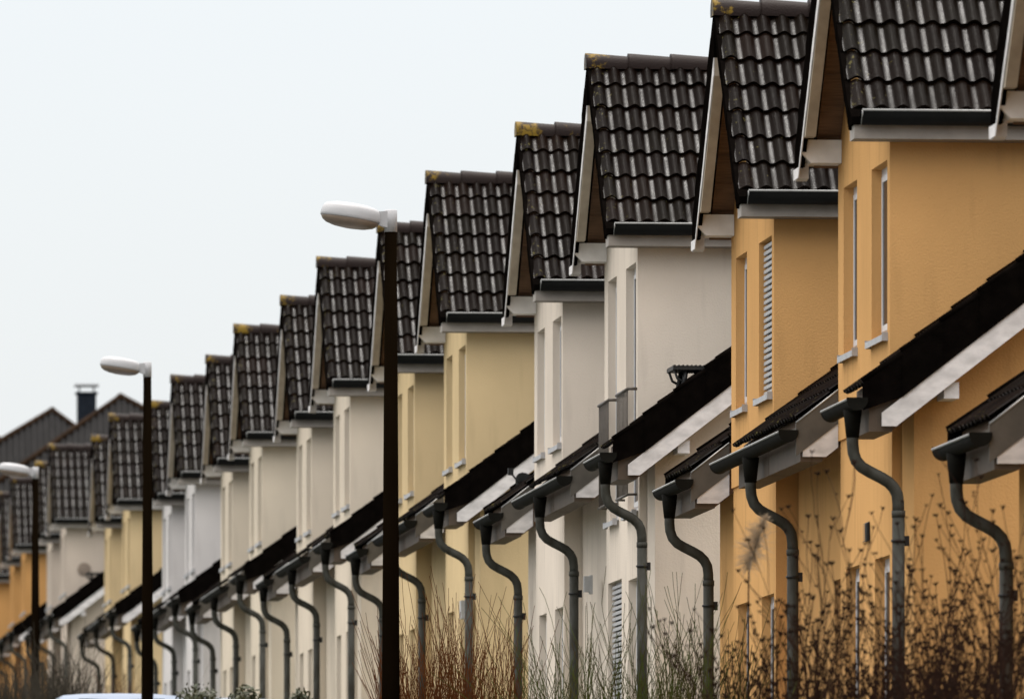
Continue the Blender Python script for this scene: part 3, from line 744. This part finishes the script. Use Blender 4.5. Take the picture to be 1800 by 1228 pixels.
# ---------------------------------------------------------------- far roofs
FARW = stucco('far_wall', (0.45, 0.40, 0.33))
FART = simple('far_slate', (0.028, 0.027, 0.027), 0.8, spec=0.08, amt=0.35, scale=3, stretch=(4, 1, 1), bmp=0.5, bscale=8)
FARR = simple('far_ridge', (0.032, 0.018, 0.010), 0.8, spec=0.05, amt=0.5, scale=2)
CHIM = simple('chimney_slate', (0.014, 0.019, 0.028), 0.7, spec=0.1, amt=0.3)
def hip_house(px, py, Y, sl, sr, label, drop=3.0, chim=None, name='detached_house'):
    X = Xat(px, Y); Z = Zat(py, X, Y); g = zg(Y)
    t = thing(name, label, 'house', (X, Y, g), 'detached houses beyond the row'); h = Z - g
    wl, wr = drop / sl, drop / sr; dep = 3.5; back = 8
    bm = bmesh.new()
    la = bm.loops.layers.float_color.new('tile')
    A = bm.verts.new((0, 0, h)); Bk = bm.verts.new((0, back, h))
    c = [bm.verts.new(p) for p in ((-wl, -dep, h - drop), (wr, -dep, h - drop), (wr, back + dep, h - drop), (-wl, back + dep, h - drop))]
    for f in ((c[0], c[1], A), (c[1], c[2], Bk, A), (c[2], c[3], Bk), (c[3], c[0], A, Bk), (c[3], c[2], c[1], c[0])): bm.faces.new(f)
    # corrugated courses on the face towards the viewer
    nrow = 0
    for k in range(nrow):
        f0, f1 = k / nrow, (k + 1) / nrow
        z0, z1 = h - drop * f0, h - drop * f1
        box(bm, -wl * f1, wr * f1, -dep * f1 - 0.05, -dep * f1 + 0.0, z1, z1 + 0.05)
    rib = -wl + 0.15
    while rib < wr:
        f = max(-rib / wl if rib < 0 else rib / wr, 0.02)
        tube(bm, [(rib, -dep * f - 0.03, h - drop * f + 0.02), (rib, -dep - 0.03, h - drop + 0.02)], 0.035, 5)
        rib += 0.19
    link('roof', finish(bm, 'roof'), FART, t)
    bm = bmesh.new()
    tube(bm, [(-wl, -dep, h - drop), (0, 0, h), (wr, -dep, h - drop)], 0.12, 8); tube(bm, [(0, 0, h), (0, back, h)], 0.12, 8)
    link('ridge_tiles', finish(bm, 'ridge_tiles'), FARR, t)
    bm = bmesh.new(); box(bm, -wl + 0.4, wr - 0.4, -dep + 0.4, back + dep - 0.4, 0, h - drop - 0.003)
    link('wall', finish(bm, 'wall'), FARW, t)
    if chim:
        cx, cy = chim; cX = Xat(cx, Y + 3) - X
        zt = Zat(cy, cX + X, Y + 3) - g
        bm = bmesh.new(); box(bm, cX - 0.28, cX + 0.28, 2.7, 3.3, h - drop, zt)
        box(bm, cX - 0.33, cX + 0.33, 2.65, 3.35, zt, zt + 0.06)
        ch = link('chimney', finish(bm, 'chimney'), CHIM, t)
        bm = bmesh.new()
        for sx in (-0.22, 0.22):
            for sy in (2.8, 3.2): tube(bm, [(cX + sx, sy, zt), (cX + sx, sy, zt + 0.24)], 0.02, 5)
        box(bm, cX - 0.36, cX + 0.36, 2.6, 3.4, zt + 0.24, zt + 0.29)
        link('chimney_cap', finish(bm, 'chimney_cap'), SILL, ch)
hip_house(92, 721, 282, 0.62, 0.80, 'distant detached house with a dark hipped slate roof at far left, no chimney', 4.0)
hip_house(212, 697, 272, 0.72, 0.56, 'distant hipped roof house with a blue grey chimney and flat metal cap', 4.0, chim=(152, 693))
hip_house(-14, 765, 300, 0.7, 0.6, 'sliver of a distant dark roof at the left edge of the photo', 4.0)

# ---------------------------------------------------------------- cars
CARP = simple('pale_blue_car_paint', (0.17, 0.215, 0.30), 0.35, 0.0, amt=0.05)
CARG = GLASS
RUB = simple('tyre_rubber', (0.015, 0.015, 0.015), 0.8)
def car(px0, px1, py, Y, label, H=1.50, Wd=1.80):
    X = (Xat(px0, Y) + Xat(px1, Y)) / 2
    if px1 - px0 < 120: X = Xat(px1, Y) - Wd / 2 + 0.1
    g = zg(Y) - 0.0
    ztop = Zat(py, X, Y); H = max(1.3, min(1.95, ztop - g)); gz = ztop - H
    t = thing('parked_car', label, 'car', (X, Y, gz), 'cars parked in front of the row')
    L = 4.3
    side = [(0.0, 0.35), (0.0, 0.72), (0.15, 0.86), (0.95, 0.95), (1.55, H - 0.06), (2.1, H - 0.01), (3.1, H), (3.7, H - 0.08), (4.2, 1.0), (4.3, 0.85), (4.3, 0.35), (3.2, 0.28), (1.0, 0.28)]
    bm = bmesh.new(); rings = []
    for xs, kx in ((-1, 0), (-0.93, 1), (-0.6, 2), (0, 3), (0.6, 2), (0.93, 1), (1, 0)):
        ring = []
        for (a, z) in side:
            tuck = 0.12 * max(0, (z - 0.9)) / 0.6
            crown = {0: -0.055, 1: -0.03, 2: -0.008, 3: 0.0}[kx] if z > 1.2 else 0
            ring.append(bm.verts.new((xs * (Wd / 2 - tuck), a, z + crown)))
        rings.append(ring)
    n = len(side)
    for a in range(len(rings) - 1):
        for k in range(n):
            f = bm.faces.new([rings[a][k], rings[a][(k + 1) % n], rings[a + 1][(k + 1) % n], rings[a + 1][k]]); f.smooth = True
    bm.faces.new(rings[0]); bm.faces.new(rings[-1])
    link('body', finish(bm, 'body'), CARP, t)
    for nm, y0, z0, y1, z1 in (('windscreen', 1.0, 0.99, 1.5, H - 0.12), ('rear_window', 4.17, 1.06, 3.76, H - 0.15)):
        d = -0.02 if y0 < 2 else 0.02
        bm = bmesh.new(); vs = [bm.verts.new(p) for p in ((-0.66, y0 + d, z0 + 0.02), (0.66, y0 + d, z0 + 0.02), (0.58, y1 + d, z1 + 0.02), (-0.58, y1 + d, z1 + 0.02))]
        vs2 = [bm.verts.new(v.co + Vector((0, -d * 2, -0.03))) for v in vs]
        bm.faces.new(vs); bm.faces.new(vs2)
        for k in range(4): bm.faces.new([vs[k], vs[(k + 1) % 4], vs2[(k + 1) % 4], vs2[k]])
        link(nm, finish(bm, nm), GLASS, t)
    for sx in (-1, 1):
        bm = bmesh.new(); xx = sx * (Wd / 2 - 0.10)
        prism(bm, [(1.15, 0.98), (4.0, 1.02), (3.6, H - 0.16), (1.65, H - 0.16)], 'x', xx - 0.03, xx + 0.03)
        link('side_window', finish(bm, 'side_window'), GLASS, t)
        for wy in (0.78, 3.45):
            bm = bmesh.new(); tube(bm, [(sx * (Wd / 2 - 0.2), wy, 0.31), (sx * (Wd / 2 + 0.01), wy, 0.31)], 0.31, 20)
            wo = link('wheel', finish(bm, 'wheel'), RUB, t)
            bm = bmesh.new(); tube(bm, [(sx * (Wd / 2), wy, 0.31), (sx * (Wd / 2 + 0.02), wy, 0.31)], 0.19, 12)
            link('rim', finish(bm, 'rim'), SILL, wo)
        bm = bmesh.new(); box(bm, sx * 0.62 - 0.14, sx * 0.62 + 0.14, -0.03, 0.03, 0.6, 0.74)
        link('headlight', finish(bm, 'headlight'), SILL, t)
car(112, 336, 1208, 122, 'pale blue parked car, roof top showing behind the second lamp post')
car(440, 512, 1216, 121, 'small patch of pale car roof at the bottom edge between the round green bushes')

# ---------------------------------------------------------------- shrubs
BARKB = simple('brown_twig', (0.026, 0.0095, 0.004), 0.85, spec=0.1, amt=0.5, scale=15)
BARKR = simple('red_twig', (0.105, 0.034, 0.009), 0.8, spec=0.05, amt=0.45, scale=12)
BARKG = simple('green_twig', (0.055, 0.085, 0.016), 0.8, amt=0.5, scale=5, col2=(0.05, 0.028, 0.012), spec=0.05)
BARKD = simple('olive_twig', (0.035, 0.026, 0.012), 0.85, amt=0.5, scale=10)
POD = simple('seed_pod', (0.022, 0.010, 0.005), 0.9, spec=0.1, amt=0.5, scale=40)
PLUME = simple('dry_plume', (0.42, 0.31, 0.20), 0.9, amt=0.4, scale=30)
def pod(bm, p, r, rng):
    # a dried star-shaped seed head: five pointed valves round a core
    p = Vector(p)
    for k in range(5):
        a = 2 * math.pi * k / 5 + rng.random()
        d = Vector((math.cos(a) * 0.8, math.sin(a) * 0.8, rng.uniform(0.2, 1.1))).normalized()
        s = d.cross(Vector((0, 0, 1))).normalized() * r * 0.35
        b0, b1, tip = bm.verts.new(p - s - Vector((0, 0, r * 0.4))), bm.verts.new(p + s - Vector((0, 0, r * 0.4))), bm.verts.new(p + d * r * 1.25)
        m = bm.verts.new(p + d * r * 0.6 + Vector((0, 0, r * 0.35)))
        for f in ((b0, b1, m), (b0, m, tip), (m, b1, tip)): bm.faces.new(f)
def grow(bm, pods, p, d, length, r, rng, wob, depth, nb, podr, spread, upb=0.25):
    n = max(3, int(length / 0.10)); pts = [Vector(p)]; d = Vector(d).normalized(); rr = [r]
    for i in range(n):
        d = (d + Vector((rng.gauss(0, wob), rng.gauss(0, wob), rng.gauss(0, wob * 0.5) + upb * 0.1))).normalized()
        pts.append(pts[-1] + d * length / n); rr.append(max(r * (1 - 0.75 * (i + 1) / n), 0.0022))
    tube(bm, pts, rr, 4, caps=False)
    if depth > 0:
        for k in range(nb):
            i = rng.randint(max(1, n // 4), n - 1)
            dd = (pts[i] - pts[i - 1]).normalized()
            side = Vector((rng.uniform(-1, 1), rng.uniform(-1, 1), rng.uniform(0, 0.4))).normalized()
            grow(bm, pods, pts[i], dd + side * spread, length * rng.uniform(0.3, 0.6), rr[i] * 0.65, rng, wob, depth - 1, max(1, nb - 2), podr, spread, upb)
    if podr and pods is not None:
        pod(pods, pts[-1], podr * rng.uniform(0.7, 1.25), rng)
        if rng.random() < 0.7:
            i = rng.randint(n // 2, n)
            pod(pods, pts[i] + Vector((rng.uniform(-.02, .02), 0, 0)), podr * rng.uniform(0.45, 0.8), rng)
def shrub(name, label, cat, px, Y, ytop, wd, stems, mat, seed, group, podr=0.0, wob=0.06, nb=5, spread=0.55, r=0.012, lean=0.25, depth=2, upb=0.25, hv=(0.7, 1.0), tall=0):
    rng = random.Random(seed)
    X = Xat(px, Y); g = zg(Y); H = Zat(ytop, X, Y) - g
    t = thing(name, label, cat, (X, Y, g - 0.1), group)
    bm = bmesh.new(); pb = bmesh.new() if podr else None
    for k in range(stems):
        bx, by = rng.uniform(-0.5, 0.5) * wd * 0.6, rng.uniform(-0.5, 0.5) * wd * 0.6
        h = 0.8 * H * (rng.uniform(*hv) if k >= tall else rng.uniform(0.93, 1.0))
        d = Vector((bx / wd * 2 * lean + rng.gauss(0, lean * 0.4), by / wd * lean + rng.gauss(0, lean * 0.3), 1))
        grow(bm, pb, (bx, by, 0), d, h, r * rng.uniform(0.7, 1.2), rng, wob, depth, nb, podr, spread, upb)
    link('twigs', finish(bm, 'twigs'), mat, t)
    if pb: link('seed_heads', finish(pb, 'seed_heads'), POD, t)
    return t
GS = 'leafless shrubs in front of the right hand houses'
hib = [(1320, 60.5, 1090, 0.8, 8, 'brown leafless shrub below the feathery plume'),
       (1400, 61.5, 1080, 0.9, 9, 'brown leafless shrub hiding the foot of the second orange downpipe'),
       (1480, 60.0, 960, 0.9, 9, 'brown leafless shrub with seed heads before the lower orange windows'),
       (1560, 61.0, 1010, 0.9, 9, 'brown leafless shrub with seed heads around the thick grey downpipe'),
       (1640, 58.0, 960, 0.9, 12, 'brown leafless shrub with forked stems before the blank orange wall'),
       (1712, 57.0, 880, 0.9, 12, 'tallest brown leafless shrub, long bare stem rising before the orange wall'),
       (1780, 56.0, 960, 0.9, 13, 'brown leafless shrub at the right edge hiding the last downpipe')]
for i, (px, Y, yt, wd, st, lab) in enumerate(hib):
    shrub('leafless_shrub', lab, 'shrub', px, Y, yt - 25, wd, int(st * (3.2 if px < 1600 else 2.3)), BARKB, 20 + i, GS, podr=0.020, r=0.017, lean=0.14, nb=6, spread=0.5, wob=0.07, hv=(0.38, 0.84), tall=3)
shrub('broom_shrub', 'green stemmed wispy shrub before the railed off white house', 'shrub', 1120, 76, 1000, 2.0, 90, BARKG, 5, 'wispy green shrubs', r=0.0095, lean=0.5, nb=4, spread=0.5, wob=0.07, hv=(0.6, 1.0), depth=1)
shrub('broom_shrub', 'green stemmed wispy shrub before the first grey downpipe of the white gable', 'shrub', 1215, 75, 1010, 1.2, 60, BARKG, 6, 'wispy green shrubs', r=0.0095, lean=0.4, nb=4, spread=0.5, wob=0.07, hv=(0.6, 1.0), depth=1)
shrub('broom_shrub', 'green stemmed wispy shrub leaning left before the plain off white house', 'shrub', 1020, 78, 1050, 1.3, 50, BARKG, 7, 'wispy green shrubs', r=0.008, lean=0.6, nb=4, spread=0.5, wob=0.07, hv=(0.6, 1.0), depth=1)
shrub('dogwood_shrub', 'reddish brown bushy shrub just right of the nearest lamp post', 'shrub', 765, 88, 1040, 1.2, 110, BARKR, 8, 'red twigged shrubs', r=0.0085, lean=0.32, nb=5, spread=0.4, wob=0.04, hv=(0.7, 1.0), depth=1)
shrub('dogwood_shrub', 'reddish brown shrub before the yellow house downpipe', 'shrub', 850, 90, 1050, 0.9, 60, BARKR, 9, 'red twigged shrubs', r=0.0085, lean=0.25, nb=4, spread=0.4, wob=0.04, hv=(0.7, 1.0), depth=1)
shrub('dogwood_shrub', 'blurred reddish twiggy shrub behind the pale blue car, left of the second lamp post', 'shrub', 195, 165, 1130, 1.6, 60, BARKR, 10, 'red twigged shrubs', r=0.009, lean=0.5, nb=4, spread=0.5, wob=0.06, hv=(0.7, 1.0), depth=1)
shrub('hedge_shrub', 'blurred olive brown shrub at the left edge below the third lamp', 'shrub', 15, 140, 1125, 1.3, 130, BARKD, 11, 'olive brown shrubs', r=0.014, lean=0.3, nb=6, spread=0.6, wob=0.08, hv=(0.7, 1.0), depth=1)
shrub('hedge_shrub', 'taller blurred olive brown shrub between the third lamp post and the far downpipes', 'shrub', 92, 142, 1085, 1.0, 130, BARKD, 12, 'olive brown shrubs', r=0.014, lean=0.3, nb=6, spread=0.6, wob=0.08, hv=(0.7, 1.0), depth=1)

# evergreen bushes cut by the bottom edge
LEAF = simple('dark_leaf', (0.022, 0.035, 0.012), 0.6, amt=0.6, scale=9, col2=(0.05, 0.045, 0.012))
def bush(px, Y, ytop, wd, label, seed):
    rng = random.Random(seed); X = Xat(px, Y); g = zg(Y); H = Zat(ytop, X, Y) - g
    t = thing('evergreen_bush', label, 'bush', (X, Y, g), 'round evergreen bushes')
    bm = bmesh.new()
    for k in range(2600):
        a = rng.uniform(0, 2 * math.pi); v = rng.uniform(-0.7, 1); rad = rng.uniform(0.6, 1.0) * (1 + 0.18 * math.sin(5 * a + seed) * math.cos(4 * v))
        c = math.sqrt(max(0, 1 - v * v))
        p = Vector((math.cos(a) * c * wd / 2 * rad, math.sin(a) * c * wd / 2 * rad, H * 0.55 + v * H * 0.45 * rad))
        s = rng.uniform(0.025, 0.05)
        u = Vector((rng.gauss(0, 1), rng.gauss(0, 1), rng.gauss(0, 1))).normalized(); w_ = u.orthogonal().normalized()
        vs = [bm.verts.new(p + u * s), bm.verts.new(p + w_ * s * 0.5), bm.verts.new(p - u * s), bm.verts.new(p - w_ * s * 0.5)]
        bm.faces.new(vs)
    link('foliage', finish(bm, 'foliage'), LEAF, t)
    bm = bmesh.new()
    for k in range(7):
        a = k * 0.9; tube(bm, [(0, 0, 0), (math.cos(a) * 0.1, math.sin(a) * 0.1, H * 0.4), (math.cos(a) * wd * 0.3, math.sin(a) * wd * 0.3, H * 0.8)], [0.03, 0.02, 0.008], 5)
    link('stems', finish(bm, 'stems'), BARKB, t)
bush(350, 118, 1206, 0.75, 'low dark green bush at the bottom edge right of the pale blue car', 1)
bush(432, 112, 1209, 0.55, 'low dark green bush left of the small patch of car roof', 2)
bush(527, 112, 1213, 0.40, 'smallest low green bush at the bottom edge, right of the small patch of car roof', 3)

# tall feathery grass plume
def plume():
    rng = random.Random(3); Y = 62.0; X = Xat(1322, Y); g = zg(Y)
    zt = Zat(905, Xat(1346, Y), Y) - g; zb = Zat(1000, Xat(1318, Y), Y) - g
    xt = Xat(1348, Y) - X; xb = Xat(1316, Y) - X
    t = thing('plume_grass', 'tall dry grass stalk with one feathery beige plume before the orange house', 'grass plume', (X, Y, g), None)
    bm = bmesh.new()
    tube(bm, [(-0.05, 0, 0), (-0.03, 0, zb * 0.6), (xb, 0, zb), ((xb + xt) / 2, 0, (zb + zt) / 2), (xt, 0, zt)], [0.008, 0.007, 0.005, 0.004, 0.002], 5)
    link('stalk', finish(bm, 'stalk'), BARKB, t)
    bm = bmesh.new()
    for k in range(620):
        f = rng.random(); p = Vector((xb + (xt - xb) * f, 0, zb + (zt - zb) * f))
        wdt = 0.16 * math.sin(math.pi * min(1, 0.15 + f * 0.85)) + 0.02
        d = Vector((rng.gauss(-0.25, 0.6), rng.gauss(0, 0.5), rng.uniform(-0.7, 0.9)))
        e = p + d.normalized() * wdt * rng.uniform(0.3, 1.0)
        m = (p + e) / 2 + Vector((0, 0, 0.01))
        tube(bm, [p, m, e], [0.0016, 0.0016, 0.0008], 3, caps=False)
    link('plume', finish(bm, 'plume'), PLUME, t)
plume()
